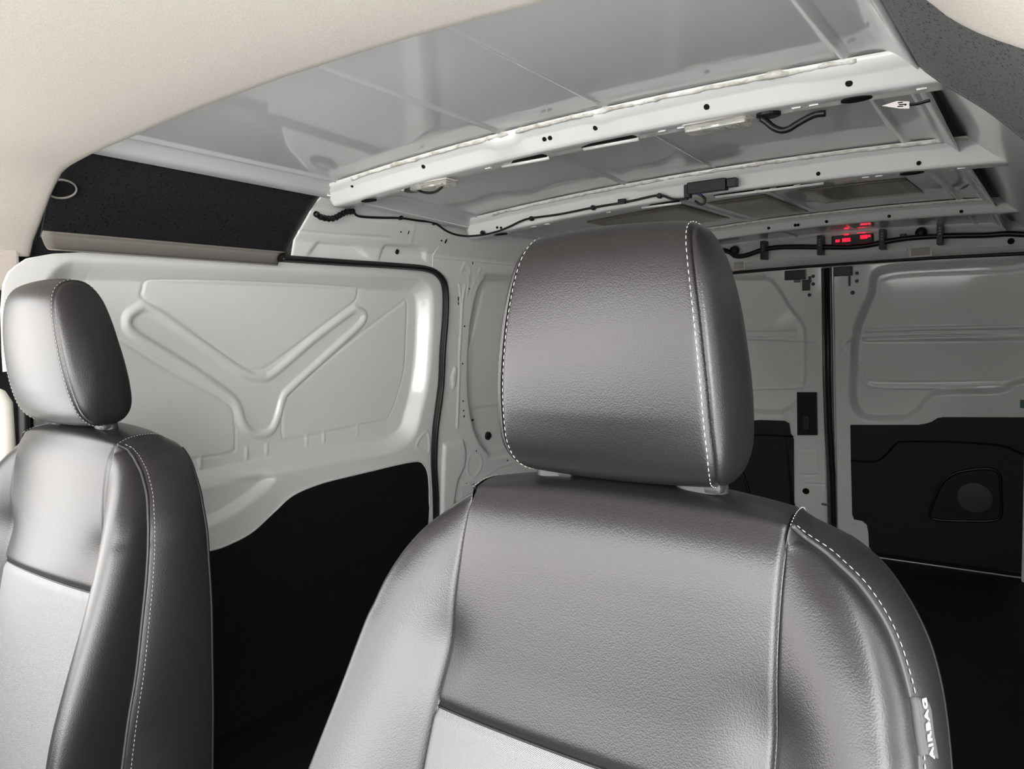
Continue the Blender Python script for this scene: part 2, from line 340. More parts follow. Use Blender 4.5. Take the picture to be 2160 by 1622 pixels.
def cpix(L):                                             # crop coordinates -> (y, z) near the cantrail face
    o = []
    for a, b2 in L:
        u, v = 600+a/3.857, 200+b2/3.857; q = onp(u, v, (.885, 0, -.465), .885*-.80-.465*1.33); o.append((q[1], q[2]))
    return o
cant[..., 1] -= .038*(1-SV)[:, None]*np.clip(1-(ycol-1.372)/.12, 0, 1)[None]
P = np.stack([cant[..., 1], cant[..., 2]], -1)
pk = pocket(P, cpix([(150, 1330), (210, 1260), (290, 1180), (590, 1205), (640, 1250), (700, 1350)]), .010, .012)
pk += pocket(P, cpix([(745, 1360), (835, 1200), (1130, 1222), (1180, 1260), (1150, 1370)]), .010, .012)
pk += bead(P, cpix([(1035, 1060), (1035, 1200)]), .004, .003)
pk += bead(P, cpix([(0, 1090), (400, 1130), (850, 1160)]), .004, -.003)
cant[..., 0] += pk*.885; cant[..., 2] -= pk*.465
ct = grid('side_rail', cant, M['paint'], wl, flip=False, solid=-.003)
p = onp(839, 531, (.885, 0, -.465), .885*-.80-.465*1.33); disc('hole', p+np.array([-.002, 0, 0]), (.885, 0, -.465), .008, M['hole'], wl, .004, 12, .6)
for (a, b2, r, sx) in ((1007, 1110, .010, .25), (1310, 1187, .009, .25), (943, 1112, .003, 1), (1275, 1184, .003, 1)):
    p = onp(600+a/3.857, 200+b2/3.857, (.885, 0, -.465), .885*-.80-.465*1.33); disc('hole', p, (.885, 0, -.465), r, M['hole'], wl, .004, 10, sx)
# black square vent at the top of the quarter panel
p = onwall(1055, 521, 0.004); box('vent', p, (.016, .075, .045), M['black'], wl, .004)
# door seal fixed round the opening
sy = seal_c[seal_c[:, 1] > -1]; k0 = int(np.argmin(np.abs(seal_c[:corner, 0]-1.30))); sy = seal_c[k0:]; corner2 = corner-k0; sp = np.stack([xw(sy[:, 1])+.006, sy[:, 0], sy[:, 1]], 1)
tube('door_seal', sp, .0125, M['rubber'], wl, 10, flat=.8)
tube('seal_lip', spline(np.stack([xw(sy[:, 1])+.016, sy[:, 0]-np.where(np.arange(len(sy)) > corner2, .004, 0), sy[:, 1]-.002], 1), 240), .0055, M['rubber'], wl, 8)

# right side wall, mirrored and plain
rw = []
for z, x in ((0, .965), (.5, .94), (1.08, .910), (1.25, .900), (1.335, .885), (1.37, .845), (1.415, .80), (1.44, .765), (1.478, .72), (1.53, .68)):
    rw.append([(x, y, z) for y in np.linspace(.74, 3.90, 40)])
wr = grid('wall_right', rw, M['paint'], flip=True, solid=.004); tag(wr, kind='structure')
box('lining_board', (.893, 2.3, .62), (.006, 3.0, 1.20), M['board'], wr, .001)  # unseen board, raised to full height to cut bounced light

# outer skin behind the pressed panels, so that no daylight comes through the joints
osk = box('trim_3', (-.975, 2.225, .76), (.02, 3.45, 1.62), M['paint'], None, 0); tag(osk, kind='structure')
box('outer_skin', (.955, .75, .75), (.10, .02, 1.66), M['paint'], wr, 0)
box('outer_skin', (-.9375, .50, .76), (.095, .02, 1.62), M['paint'], osk, 0)
box('outer_skin', (0, .56, 1.56), (1.99, .02, .07), M['paint'], ceil, 0)
box('outer_skin', (.995, 2.345, .76), (.02, 3.21, 1.62), M['paint'], wr, 0)
box('outer_skin', (0, 2.23, 1.585), (2.0, 3.46, .02), M['paint'], ceil, 0)
box('felt_backing', (-.895, .775, 1.36), (.015, .15, .30), M['felt'], osk, 0)
# ---- sliding door
zd = np.r_[np.linspace(.02, 1.20, 250), np.linspace(1.203, 1.290, 40)]
def yfront(z): return np.interp(z, [.0, 1.15, 1.20, 1.225, 1.239, 1.255, 1.268, 1.275, 1.31], [.640, .640, .645, .655, .669, .690, .741, .80, .86])
yfront_ = 0
YD = yfront(zd)[:, None]+(1.985-yfront(zd)[:, None])*np.linspace(0, 1, 330)[None]; ZD = np.repeat(zd[:, None], 330, 1)
P = np.stack([YD, ZD], -1); H = np.full_like(YD, -.018)
recess = rnd([(.70, .68), (.715, 1.15), (.728, 1.22), (.76, 1.254), (.82, 1.264), (1.18, 1.268), (1.80, 1.270), (1.89, 1.262), (1.932, 1.225), (1.943, 1.15), (1.94, 1.0), (1.928, .90), (1.905, .82), (1.875, .745), (1.82, .708), (1.71, .694), (1.34, .700), (1.0, .69)], 220)
d = -sd(P, recess); H -= .045*ss(d, 0, .048)
inner = -.062
H += ridge(P, rnd(W2(c7([(622, 352), (650, 325), (720, 325), (1000, 520), (1150, 622), (1230, 640), (1300, 620), (1500, 450), (1660, 330), (1692, 322), (1702, 350), (1540, 500), (1380, 645), (1330, 700), (1300, 800), (1270, 860), (1210, 868), (1165, 830), (1130, 730), (1040, 650), (830, 510), (650, 400)]), inner), 200), .024, .0085)
for q in ([(672, 205), (690, 160), (750, 153), (1100, 160), (1650, 188), (1692, 205), (1680, 260), (1640, 290), (1300, 545), (1230, 580), (1160, 572), (1000, 470), (700, 265)],
          [(1925, 265), (1922, 420), (1910, 600), (1850, 790), (1800, 825), (1600, 870), (1375, 912), (1338, 895), (1338, 770), (1370, 700), (1600, 500), (1880, 285)],
          [(540, 435), (800, 590), (1070, 740), (1108, 830), (1110, 950), (1090, 975), (870, 1020), (400, 1120), (400, 430)]):
    pl = rnd(W2(c7(q), inner), 120); H += groove(P, pl, .0030, .0028)+.0012*ss(-sd(P, pl), 0, .004)
for a, b0, b1 in ((965, 1005, 1050), (1185, 955, 1010), (1280, 942, 985), (1470, 895, 945), (1550, 882, 925), (1708, 848, 890)):
    H += bead(P, W2(c7([(a, b0), (a, b1)]), -.045), .005, .004)
band = rnd(W2(c7([(700, 1130), (1000, 1080), (1240, 1062), (1300, 1078), (1300, 1120), (1200, 1210), (1080, 1290), (950, 1345), (700, 1410)]), -.02), 120)
H += pocket(P, band, .022, .03)
H += ridge(P, rnd(W2(c7([(1975, 945), (2018, 885), (2025, 970)]), -.02), 40), .010, .003)
H += groove(P, W2([(188, 548), (188, 600)], -.04), .003, .0015)
sdoor = grid('door_1', np.stack([xw(ZD)+H, YD, ZD], -1), M['paint'], flip=False, solid=-.004)
tag(sdoor, 'white pressed metal sliding door with a raised Y shape, closed, behind the passenger seat', kind='structure')
bt = W2([(430, 1165), (470, 1155), (530, 1125), (580, 1080), (620, 1045), (680, 1020), (760, 1000), (870, 975), (893, 982), (903, 1010), (905, 1070)], -.014)
edge = [(.66, .56), (.85, .545), (.98, .538)]+bt[:1]; tp = spline(edge+bt[1:], 90)
poly = [tuple(q) for q in tp]+[(1.938, .002), (.66, .002)]
prism('lining_board', [(xw(z)-.018, y, z) for y, z in poly], (1, 0, -.09), .005, M['board'], sdoor)
tube('board_edge', [(xw(z)-.012, y, z+.004) for y, z in tp], .0022, M['paint'], sdoor, 6)
for u, v in ((598, 1078.6), (753, 1020), (702, 1261), (480.5, 1356.6), (609, 1454), (882, 989)):
    disc('fastener', onwall(u, v, -.0125), (1, 0, -.09), .0085, M['black'], sdoor, .0015, 16, 1, True)
# front seal and the pillar between cab door and sliding door
pil = box('wall_left_pillar', (-.862, .655, .665), (.03, .075, 1.05), M['black'], None, .006); pil.name = 'trim_1'; tag(pil, kind='structure')
ct_ = [(xw(z)+.012, .667 + .0*z, z) for z in np.linspace(.05, 1.10, 12)]
tube('door_seal', ct_, .011, M['rubber'], sdoor, 8)

# ---- roof cross members
def beam(name, y0, htop, hbot, zt_extra, xr, label, hp, slots=(), jog=()):
    X = np.linspace(xr[0], xr[1], 150); rows = []
    for x in X:
        zr = float(zroof(x, y0, 0)); e = 0.
        k = np.interp(x, [a for a, b2 in jog], [b2 for a, b2 in jog]) if jog else 0
        zt, zb = zr-.004-e*.6, zr-hbot-e
        rows.append([(x, y0-.030, zr-.002-e*.3), (x, y0-.016, zt-.004-k), (x, y0-.011, zt-.010-k), (x, y0-.006, zt-.012-k), (x, y0-.002, zt-.016-k), (x, y0+.012, zb+.006), (x, y0+.016, zb+.001), (x, y0+.022, zb), (x, y0+.078, zb+.002), (x, y0+.084, zb+.006), (x, y0+.094, zt-.010), (x, y0+.112, zr-.003-e*.3)])
    g = grid(name, rows, M['paint'], flip=True, solid=.002); tag(g, label, 'roof beam')
    for u, v, r in hp: 
        yf = y0+.004
        for _ in range(8):
            p = aty(u, v, yf); zr = float(zroof(p[0], y0, 0)); yf = y0-.002+.014*min(1, max(0, (zr-.020-p[2])/max(hbot-.026, .01)))
        disc('bolt_hole', p+np.array([0, -.0030, 0]), (0, -1, -.45), r, M['hole'], g, .0028, 12)
    for x0, x1 in slots:
        xm = (x0+x1)/2; zb = float(zroof(xm, y0, 0))-hbot
        box('slot', (xm, y0+.045, zb-.0005), (x1-x0, .022, .003), M['hole'], g, .0005)
        tube('slot_lip', [(x0, y0+.064, zb-.002), (x1, y0+.064, zb-.002)], .005, M['paint'], g, 8)
    # rope of sealant between beam and roof skin
    rng = np.random.default_rng(int(y0*100)); xx = np.linspace(xr[0]+.12, xr[1]-.12, 260)
    lump = .0042+.0016*np.abs(np.convolve(rng.standard_normal(266), np.ones(7)/7, 'valid'))[:260]*2
    pts = [(x, y0-.024+.002*math.sin(x*63)+.0015*math.sin(x*151), float(zroof(x, y0-.024, 0))-.0065) for x in xx]
    V, Fc = tube_geo(pts, lump, 7); mesh('sealant_bead', V, Fc, M['sealant'], g)
    return g
jog1 = [(-.7, 0), (-.60, .0), (-.17, .0), (-.13, .012), (-.08, .012), (-.06, .0), (.10, 0), (.13, .008), (.17, .004), (.5, 0), (.56, .006), (.66, .006), (.74, 0)]
b1 = beam('roof_cross_member', 1.385, 0, .047, 0, (-.705, .735), 'white roof cross member nearest the seats, carrying both clear lamps', [(744.7, 392, .005), (895, 351.7, .005), (1061.5, 312, .0055), (1150, 294, .0048), (1162, 291.5, .0048), (1257.8, 270, .0055), (1492, 226, .0055), (1792, 175.6, .0062)], ((-.17, -.04), (.05, .18)), jog1)
b2_ = beam('roof_cross_member', 1.965, 0, .056, 0, (-.705, .84), 'middle white roof cross member with the black cable and control box on it', [(1726.7, 366.7, .005), (1938.6, 344.4, .005), (1050, 480, .004), (1058, 480.5, .004), (2156, 332, .005)], ((-.10, .02), (.12, .40)), [(-.7, 0), (-.1, 0), (-.06, .008), (.1, .006), (.5, 0), (.8, 0)])
b3_ = beam('roof_cross_member', 3.03, 0, .046, 0, (-.705, .84), 'rearmost white roof cross member just in front of the rear doors', [(1622, 481, .006), (1678, 475, .006), (1684, 474.5, .006), (1744, 467.5, .006), (1876, 456, .006), (2028, 446, .006)], (), ())
for g_, y0 in ((b1, 1.385), (b2_, 1.965)):                # pressed ovals and bright clip edges below
    for x in (-.60, .60):
        zb = float(zroof(x, y0, 0))-(.047 if y0 < 1.5 else .056)-.003
        disc('oval_hole', (x, y0+.048, zb), (0, 0, -1), .015, M['hole'], g_, .002, 20, 1.7, up=(0, 1, 0))
    for x in (-.47, -.42, -.20, .24, .28, .34, .50, .53, .70):
        zb = float(zroof(x, y0, 0))-(.047 if y0 < 1.5 else .056)-.001
        box('clip_edge', (x, y0+.05, zb), (.016, .010, .004), M['paint'], g_, .001)

# ---- rear header, frame and doors
hd = []
for x in np.linspace(-.84, .84, 120):
    zr = float(zroof(min(max(x, -.7), .7), 3.7, 0)); hd.append([(x, 3.61, zr+.006), (x, 3.635, zr-.012), (x, 3.650, zr-.020), (x, 3.676, 1.402), (x, 3.680, 1.394), (x, 3.69, 1.385), (x, 3.70, 1.375), (x, 3.735, 1.362), (x, 3.745, 1.352)])
hdr = grid('wall_rear', hd, M['paint'], flip=True, solid=.003); tag(hdr, kind='structure')
for s in (-1, 1):
    box('rear_pillar', (s*.815, 3.77, .68), (.09, .10, 1.36), M['paint'], hdr, .01)
box('outer_skin', (0, 3.93, .74), (1.98, .02, 1.78), M['paint'], hdr, 0)
tube('rear_door_seal', [onrear(u, v, -.012) for u, v in ((1400, 592), (1480, 583), (1555, 575), (1763, 556), (1889, 548), (2160, 535), (2300, 530))], .0075, M['rubber'], hdr, 8)
tube('header_crease', spline([aty(u, v, 3.672) for u, v in c5([(240, 500), (600, 455), (1320, 420), (1360, 372), (1560, 362), (1620, 400), (1900, 380), (2160, 385)])], 80), .003, M['paint'], hdr, 6)

def door(name, x0, x1, fn, label):
    xs = np.linspace(x0, x1, 300 if x0 >= 0 else 240); zz = np.linspace(0.0, 1.352, 440); XX, ZZ = np.meshgrid(xs, zz)
    P = np.stack([XX, ZZ], -1); H = fn(P)
    o = grid(name, np.stack([XX, yr(ZZ)-H, ZZ], -1), M['paint'], flip=False, solid=-.003); tag(o, label, kind='structure'); return o
def fr(P):
    H = -.03*ss(.028-P[..., 0], 0, .012)
    rp = rnd(R2(c5([(1180, 520), (1700, 470), (2050, 452), (2500, 420), (2500, 1320), (2160, 1310), (2000, 1370), (1620, 1382), (1540, 1410), (1470, 1490), (1400, 1540), (1330, 1558), (1130, 1556), (1040, 1520), (985, 1410), (985, 1200), (1000, 980), (1020, 880), (1100, 700)])), 240)
    H += pocket(P, rp, .040, .034)
    ip = rnd(R2(c5([(1270, 590), (2040, 550), (2400, 540), (2400, 1250), (2050, 1280), (1200, 1290), (1100, 1240), (1075, 1150), (1070, 1020), (1080, 900), (1180, 720)]), .025), 200)
    H += groove(P, ip, .004, .002)
    H += ridge(P, rnd(R2(c5([(1060, 1000), (1075, 1180), (1110, 1260), (1200, 1315), (2050, 1300), (2500, 1200), (2500, 1000)]), .02), 120), .016, .004)
    for q in (925, 990): H += bead(P, R2(c5([(1110, q+18), (1500, q+5), (2300, q-10)]), .025), .010, .006)
    H += bead(P, R2(c5([(1070, 1020), (1500, 1018), (2300, 1010)]), .025), .004, -.002)
    H += pocket(P, R2(c6([(950, 810), (1050, 810), (1060, 900), (1060, 960), (1000, 960)])), .003, .006)
    return H
def flf(P):
    H = -.02*ss(P[..., 0]+.030, 0, .010)
    rp = rnd(R2(c5([(-900, 620), (330, 565), (430, 570), (490, 600), (600, 760), (700, 900), (715, 1000), (715, 1240), (700, 1330), (640, 1440), (560, 1500), (360, 1510), (-900, 1400)])), 200)
    H += pocket(P, rp, .040, .032)
    H += ridge(P, rnd(R2(c5([(-700, 1000), (640, 1020), (690, 1040), (690, 1200), (640, 1280), (560, 1320), (-700, 1320)]), .02), 120), .014, .004)
    for q in (925, 985): H += bead(P, R2(c5([(-700, q+30), (300, q+15), (630, q+8)]), .025), .009, .005)
    H += groove(P, R2(c6([(660, 310), (770, 310), (780, 480), (660, 480)])), .004, .002)
    H += bead(P, R2(c6([(690, 540), (830, 545)])), .005, -.003)
    return H
dr = door('door_3', .008, .83, fr, 'right rear cargo door, white with a stepped pressed recess and dark lower lining')
dl = door('door_2', -.83, .006, flf, 'left rear cargo door, white with a black latch near its edge')
gp = [onrear(u, v, -.004) for u, v in ((1745, 565), (1748, 800), (1751, 900), (1757, 1000), (1759, 1090), (1762, 1190))]
tube('door_gap_seal', gp, .011, M['rubber'], dr, 8)
tube('edge_strip', [p+np.array([-.020, .004, 0]) for p in gp], .009, M['steel'], dl, 8)
def rboard(name, pix, m, parent, th=.008, o=-.006, extra=()):
    pts = R2(pix)+list(extra); return prism(name, [(x, yr(z)+o+.004, z) for x, z in pts], (0, -1, -.09), th, m, parent)
# moulded lining on the right door: height field inside its outline
lp = R2(c6([(1000, 145), (1450, 145), (1500, 137), (1540, 125), (1580, 100), (1620, 93), (2160, 95), (2600, 100)]))+[(.79, .01)]+R2(c6([(1165, 1010), (1125, 960), (1120, 860), (1110, 810), (1080, 785), (1025, 775), (1012, 740), (1004, 400)]))
def lining(name, lp, feat, parent, x0, x1, z1):
    """dark moulded panel, its border snapped to the outline lp"""
    o = prism(name, [(x, yr(z)-.001, z) for x, z in lp], (0, -1, -.09), .012, M['lining'], parent)
    return o
rl = lining('lower_lining', lp, None, dr, 0, 0, 0)
stp = R2(c6([(1003, 385), (1100, 392), (1180, 385), (1240, 340), (1300, 275), (1360, 258), (1700, 262), (2000, 285), (2120, 330), (2300, 400)]), -.012)
tube('groove_step', [(x, yr(z)-.014, z) for x, z in spline(stp, 60)], .012, M['hole'], rl, 8, flat=.4)
dsh = rnd(R2(c6([(1530, 740), (1560, 640), (1610, 540), (1690, 475), (1820, 445), (1940, 442), (1995, 480), (2005, 600), (2005, 740), (1965, 785), (1800, 790), (1570, 780)]), -.012), 90)
tube('pull_cup_rim', [(x, yr(z)-.014, z) for x, z in dsh], .007, M['black'], rl, 8, True)
inn = rnd([(.59+(x-.59)*.82, .315+(z-.315)*.82) for x, z in dsh], 60)
prism('pull_cup', [(x, yr(z)-.0125, z) for x, z in inn], (0, -1, -.09), .003, M['board'], rl)
p = onrear(1480+1830/3.176, 850+635/3.176, -.018); disc('round_cap', p, (0, -1, -.09), .066, M['disc'], rl, .004, 40, 1, True)
ll = R2(c6([(350, 115), (400, 112), (560, 118), (590, 135), (600, 200), (620, 240), (625, 1050)]))+[(-.155, .01), (-.79, .01), (-.79, .64)]
le = prism('lower_lining', [(x, yr(z)-.001, z) for x, z in ll], (0, -1, -.09), .012, M['lining'], dl)
tube('groove_step', [(x, yr(z)-.014, z) for x, z in spline(R2(c6([(-300, 230), (350, 215), (612, 225)]), -.012), 30)], .012, M['hole'], le, 8, flat=.4)
dsl = [(-.02-.62+(.64-x), z) for x, z in dsh]
tube('pull_cup_rim', [(-x+.02, yr(z)-.014, z) for x, z in dsh], .007, M['black'], le, 8, True)
# latch, keyhole, pin on the left door
p = R2(c5([(645, 1355), (775, 1355), (780, 1640), (648, 1640)]))
lt = prism('latch', [(x, yr(z)-.002, z) for x, z in p], (0, -1, -.09), .016, M['black'], dl)
p0 = onrear(1700, 893, -.02); box('latch_grip', p0, (.030, .008, .07), M['rubber'], lt, .003)
p = onrear(1700, 1036, -.004); disc('keyhole', p, (0, -1, -.09), .015, M['hole'], dl, .003, 20, 1.1)
p = onrear(1741, 1064, -.016); box('striker_pin', p, (.034, .010, .009), M['steel'], dl, .002)
# stays at the top of both doors, bolts beside them
for (a0, b0, a1, b1_, par) in ((560, 545, 695, 600, dl), (890, 520, 1010, 575, dr)):
    q0 = onrear(*c5([(a0, b0)])[0], -.02); q1 = onrear(*c5([(a1, b1_)])[0], -.02)
    box('door_stay', (q0+q1)/2, (abs(q1[0]-q0[0]), .03, abs(q1[2]-q0[2])), M['black'], par, .003)
for a, b0, r, par in ((748, 580, .008, dl), (748, 632, .008, dl), (722, 706, .008, dl), (1040, 560, .008, dr), (1040, 612, .008, dr), (1012, 690, .009, dr)):
    disc('bolt', onrear(*c5([(a, b0)])[0], -.004), (0, -1, -.09), r, M['black'], par, .004, 12)
for a, b0, wd, hh, par in ((700, 640, .035, .05, dl), (640, 612, .03, .014, dl), (990, 612, .008, .045, dr), (725, 602, .012, .03, dl)):
    box('stay_arm', onrear(*c5([(a, b0)])[0], -.008), (wd, .010, hh), M['black'] if a != 640 else M['steel'], par, .002)
p = onrear(2158, 852, -.004); box('green_tag', p, (.02, .004, .035), M['green'], dr, .001)
sill = box('trim_2', (0.1, 3.80, .004), (1.5, .08, .01), M['black'], None, .002); tag(sill, kind='structure')
tube('sill_strip', [(-.2, 3.76, .010), (.8, 3.76, .010)], .003, M['paint'], sill, 6)

# ---- felt side panels, headliner, pillar trim
def felt(name, sgn, yend, label, pr0):
    prof = spline(pr0, 24)
    yy = np.linspace(.55, 1, 2)
    rows = []
    for k, (x, z) in enumerate(prof):
        t = k/(len(prof)-1); rows.append([(sgn*x, y, z) for y in np.linspace(.722, yend[0]+(yend[1]-yend[0])*t, 30)])
    o = grid(name, rows, M['felt'], flip=(sgn > 0), solid=(-.004 if sgn < 0 else .004)); tag(o, label, 'side trim')
    lip = []
    lpf = spline([(.822, 1.314), (.832, 1.306), (.826, 1.293), (.816, 1.281), (.804, 1.273), (.786, 1.270)], 16)
    for k, (x, z) in enumerate(lpf):
        lip.append([(sgn*x, y, z) for y in np.linspace(.722, yend[1]-.004*k, 30)])
    if sgn < 0: grid('lower_lip', lip, M['fuzz'], o, flip=(sgn > 0), solid=.003)
    return o
f1 = felt('felt_side_panel', -1, (1.375, 1.335), 'black speckled felt side trim between headliner and sliding door', [(.672, 1.490), (.690, 1.478), (.70, 1.470), (.735, 1.432), (.775, 1.388), (.812, 1.335), (.834, 1.300)])
f2 = felt('felt_side_panel', 1, (1.375, 1.335), 'grey speckled felt side trim above the driver side, behind the headliner corner', [(.706, 1.486), (.714, 1.476), (.745, 1.445), (.80, 1.395), (.85, 1.34), (.885, 1.295), (.93, 1.25)])
c = onp(126, 395, (.73, 0, -.68), .73*-.775-.68*1.388); ringp = []
for th in np.linspace(0, 2*math.pi, 28, endpoint=False): ringp.append(c+np.array([.68*math.sin(th)*.022, math.cos(th)*.030, .73*math.sin(th)*.022])+np.array([.004, 0, -.004]))
tube('grip_hole_rim', ringp, .0025, M['fuzz'], f1, 6, True)
c2 = np.array(ringp).mean(0); disc('grip_hole', c2, (.68, 0, -.73), .022, M['hole'], f1, .001, 24, 1.3, up=(0, 0, 1))
hl = [(.868, 1.262), (.858, 1.275), (.848, 1.290), (.815, 1.320), (.775, 1.357), (.741, 1.386), (.715, 1.402), (.690, 1.411), (.656, 1.418), (.561, 1.427), (.473, 1.431), (.35, 1.437), (.2, 1.443), (.0, 1.446)]
half = spline(hl, 60)
hr_ = [(.96, 1.255), (.92, 1.262), (.895, 1.270), (.869, 1.284), (.838, 1.304), (.816, 1.323), (.801, 1.340), (.775, 1.362), (.741, 1.386)]+hl[6:]
sec = np.vstack([half*[-1, 1], spline(hr_, 70)[::-1][1:]])
rows = []
for dy, dz, k in ((.0, .022, 1.), (.004, .010, 1.), (.0, .004, 1.), (-.006, .0008, 1.), (-.02, 0, 1.), (-.12, .001, 1.), (-.30, .004, 1.), (-.55, .002, 1.), (-.8, -.01, 1.), (-1.0, -.025, 1.)):
    r_ = []
    for x, z in sec:
        nx = -x/.87*(.6 if z < 1.40 else 0.); r_.append((x-nx*dz*1., .712+dy, z+dz*(1. if z > 1.40 else .3)))
    rows.append(r_)
hlo = grid('headliner', rows, M['headliner'], flip=False); tag(hlo, 'large beige fabric headliner over the cab, curving down at both sides', 'headliner')
box('pillar_cover', (-.875, .640, 1.245), (.03, .10, .13), M['headliner'], hlo, .006)
# B-pillar trims
pt = []
for z in np.r_[np.linspace(0.0, .96, 14), .985, 1.0, 1.012, 1.02]:
    k = np.interp(z, [0, .96, .985, 1.0, 1.012, 1.02], [1, 1, .85, .62, .35, .02])
    pt.append([(-.870+.032*k*math.sin(a)**.7, .60+.062*(1-math.cos(a))/2*(k if k < 1 else 1), z) for a in np.linspace(0.001, math.pi-.001, 14)])
pl_ = grid('pillar_trim', pt, M['cream'], None, flip=False, solid=.003); tag(pl_, 'cream plastic pillar trim at the left edge behind the passenger headrest', 'pillar trim')

# cab shell around the camera: dashboard wall, door lower part, windscreen header
cab = box('wall_front', (0, -.95, .29), (1.74, .10, .60), M['dash'], None, .02); tag(cab, kind='structure')
box('dashboard_top', (0, -.76, .60), (1.60, .34, .08), M['dash'], cab, .03)
pdr = box('door_4', (-.885, -.10, .29), (.06, 1.16, .64), M['dash'], None, .015); tag(pdr, kind='structure')

# ================================================================ FITTINGS
def clearlamp(xc, label, flipx=1):
    z = float(zroof(xc, 1.385, 0))-.047; t = empty('cargo_lamp', (xc, 1.438, z)); tag(t, label, 'lamp')
    box('lens', (0, 0, -.009), (.120, .038, .014), M['lens'], t, .004)
    box('lamp_base', (0, 0, -.0012), (.126, .044, .002), M['paper'], t, .0005)
    tube('bulb', [(-.03, 0, -.008), (.02, 0, -.008)], .003, M['chrome'], t, 8)
    for k in range(5): box('lens_rib', (.016+k*.007, 0, -.0165), (.002, .028, .002), M['lens'], t, .0005)
    return t
clearlamp(-.378, 'clear oblong lamp under the front roof beam, nearer the sliding door')
clearlamp(.352, 'clear oblong lamp under the front roof beam, beside the thick black wire loop')
def wireloop(xg, y, pts, r, label, name='lamp_wire'):
    z = float(zroof(xg, 1.385, 0))-.048
    t = tube(name, spline(pts, 40), r, M['black'], None, 8); tag(t, label, 'wire')
    disc('grommet', (xg, y, z-.003), (0, 0, -1), .020, M['rubber'], t, .004, 20, 1.1, up=(0, 1, 0)); return t
z1 = 1.444
wireloop(-.455, 1.446, [aty(u, v, 1.43) for u, v in ((866, 392), (876, 397), (888, 404), (905, 407), (920, 404), (930, 396), (937, 388))], .0035, 'thin black wire loop hanging beside the lamp nearer the sliding door')
wireloop(.448, 1.44, [aty(u, v, 1.43) for u, v in ((1606, 250), (1618, 258), (1630, 268), (1648, 275), (1664, 272), (1680, 262), (1705, 248), (1722, 241), (1741, 239))], .0060, 'thick black wire loop hanging from the front roof beam above the driver headrest')
lb = aty(1889, 220, 1.455)
tg = prism('paper_label', [aty(1860, 223, 1.45), aty(1898, 229, 1.45), aty(1918, 229, 1.45), aty(1918, 214, 1.45), aty(1892, 213, 1.45)], (0, 1, 0), .0008, M['paper']); tag(tg, 'small white paper label hanging from the front roof beam', 'label')
for i, (a, b0, ln) in enumerate(((1894, 217, 10), (1896, 221, 16), (1893, 225, 12), (1908, 222, 4))):
    p = aty(a, b0, 1.449); q = aty(a+ln, b0-1, 1.449); tube('print_line', [p, q], .0009, M['hole'], tg, 5)
bx = tube('black_strap', spline([aty(u, v, 1.452) for u, v in ((1919, 221), (1935, 219), (1950, 215), (1962, 212))], 12), .0050, M['black'], None, 8, flat=.5); tag(bx, 'short black strap beside the paper label under the front roof beam', 'strap')

# control box on the middle beam
mc = (aty(1450, 400, 1.95)+aty(1540, 388, 1.95))/2
cb = empty('control_box', (mc[0], 1.95, mc[2])); tag(cb, 'black control box clipped to the middle roof beam', 'control box')
box('housing', (0, -.006, 0), (.105, .026, .030), M['black'], cb, .003)
box('connector', (.066, -.004, .002), (.026, .022, .022), M['black'], cb, .003)
box('connector', (-.055, -.004, -.006), (.014, .024, .034), M['black'], cb, .002)
lw = tube('plug_wire', spline([aty(u, v, 1.94) for u, v in ((1453, 412), (1462, 405), (1475, 410), (1486, 418), (1487, 427), (1478, 431), (1466, 424))], 30), .0032, M['black'], None, 8)
tag(lw, 'short black wire loop under the control box on the middle beam', 'wire')
tube('blue_wire', spline([aty(u, v, 1.935) for u, v in ((1452, 409), (1462, 404), (1473, 407), (1480, 414))], 16), .0016, M['blue'], lw, 6)

# long cable: along the side rail, round the corner and along the middle beam
cp = []
for u, v in ((745, 446), (757, 456), (800, 459), (845, 460), (880, 465), (915, 470)): p = onp(u, v, (1, 0, 0), -.735); cp.append(p)
cp += [onp(940, 486, (1, 0, 0), -.722), onp(962, 495, (1, 0, 0), -.71)]
cp += [aty(u, v, 1.955) for u, v in ((990, 498), (1020, 495), (1050, 488), (1075, 478), (1100, 466), (1122, 460), (1180, 452), (1250, 438), (1310, 428), (1340, 422), (1390, 412), (1420, 420), (1452, 419))]
cb2 = tube('roof_cable', spline(cp, 200), .0035, M['black'], None, 8); tag(cb2, 'long thin black cable running from side rail across the middle roof beam', 'cable')
for k, (u, v) in enumerate(((845, 459), (916, 470), (1018, 491), (1121, 461), (1251, 438), (1391, 413))):
    p = onp(u, v, (1, 0, 0), -.735) if u < 950 else aty(u, v, 1.955)
    disc('cable_clip', p, (1, -.5, 0) if u < 950 else (0, -1, 0), .0075, M['black'], cb2, .006, 10)
box('cable_clip', aty(1312, 425, 1.953), (.022, .012, .014), M['black'], cb2, .002)
# corrugated connector lump
lp_ = [onp(u, v, (1, 0, 0), -.72) for u, v in ((664, 449), (675, 457), (690, 461), (705, 460), (720, 452), (732, 447), (745, 446))]
q = spline(lp_, 60); rad = .0062+.0028*np.abs(np.sin(np.arange(60)*.55))
V, Fc = tube_geo(q, rad, 8); cl = mesh('corrugated_sleeve', V, Fc, M['black']); tag(cl, 'lumpy black corrugated sleeve where the cable leaves the felt side trim', 'cable sleeve')

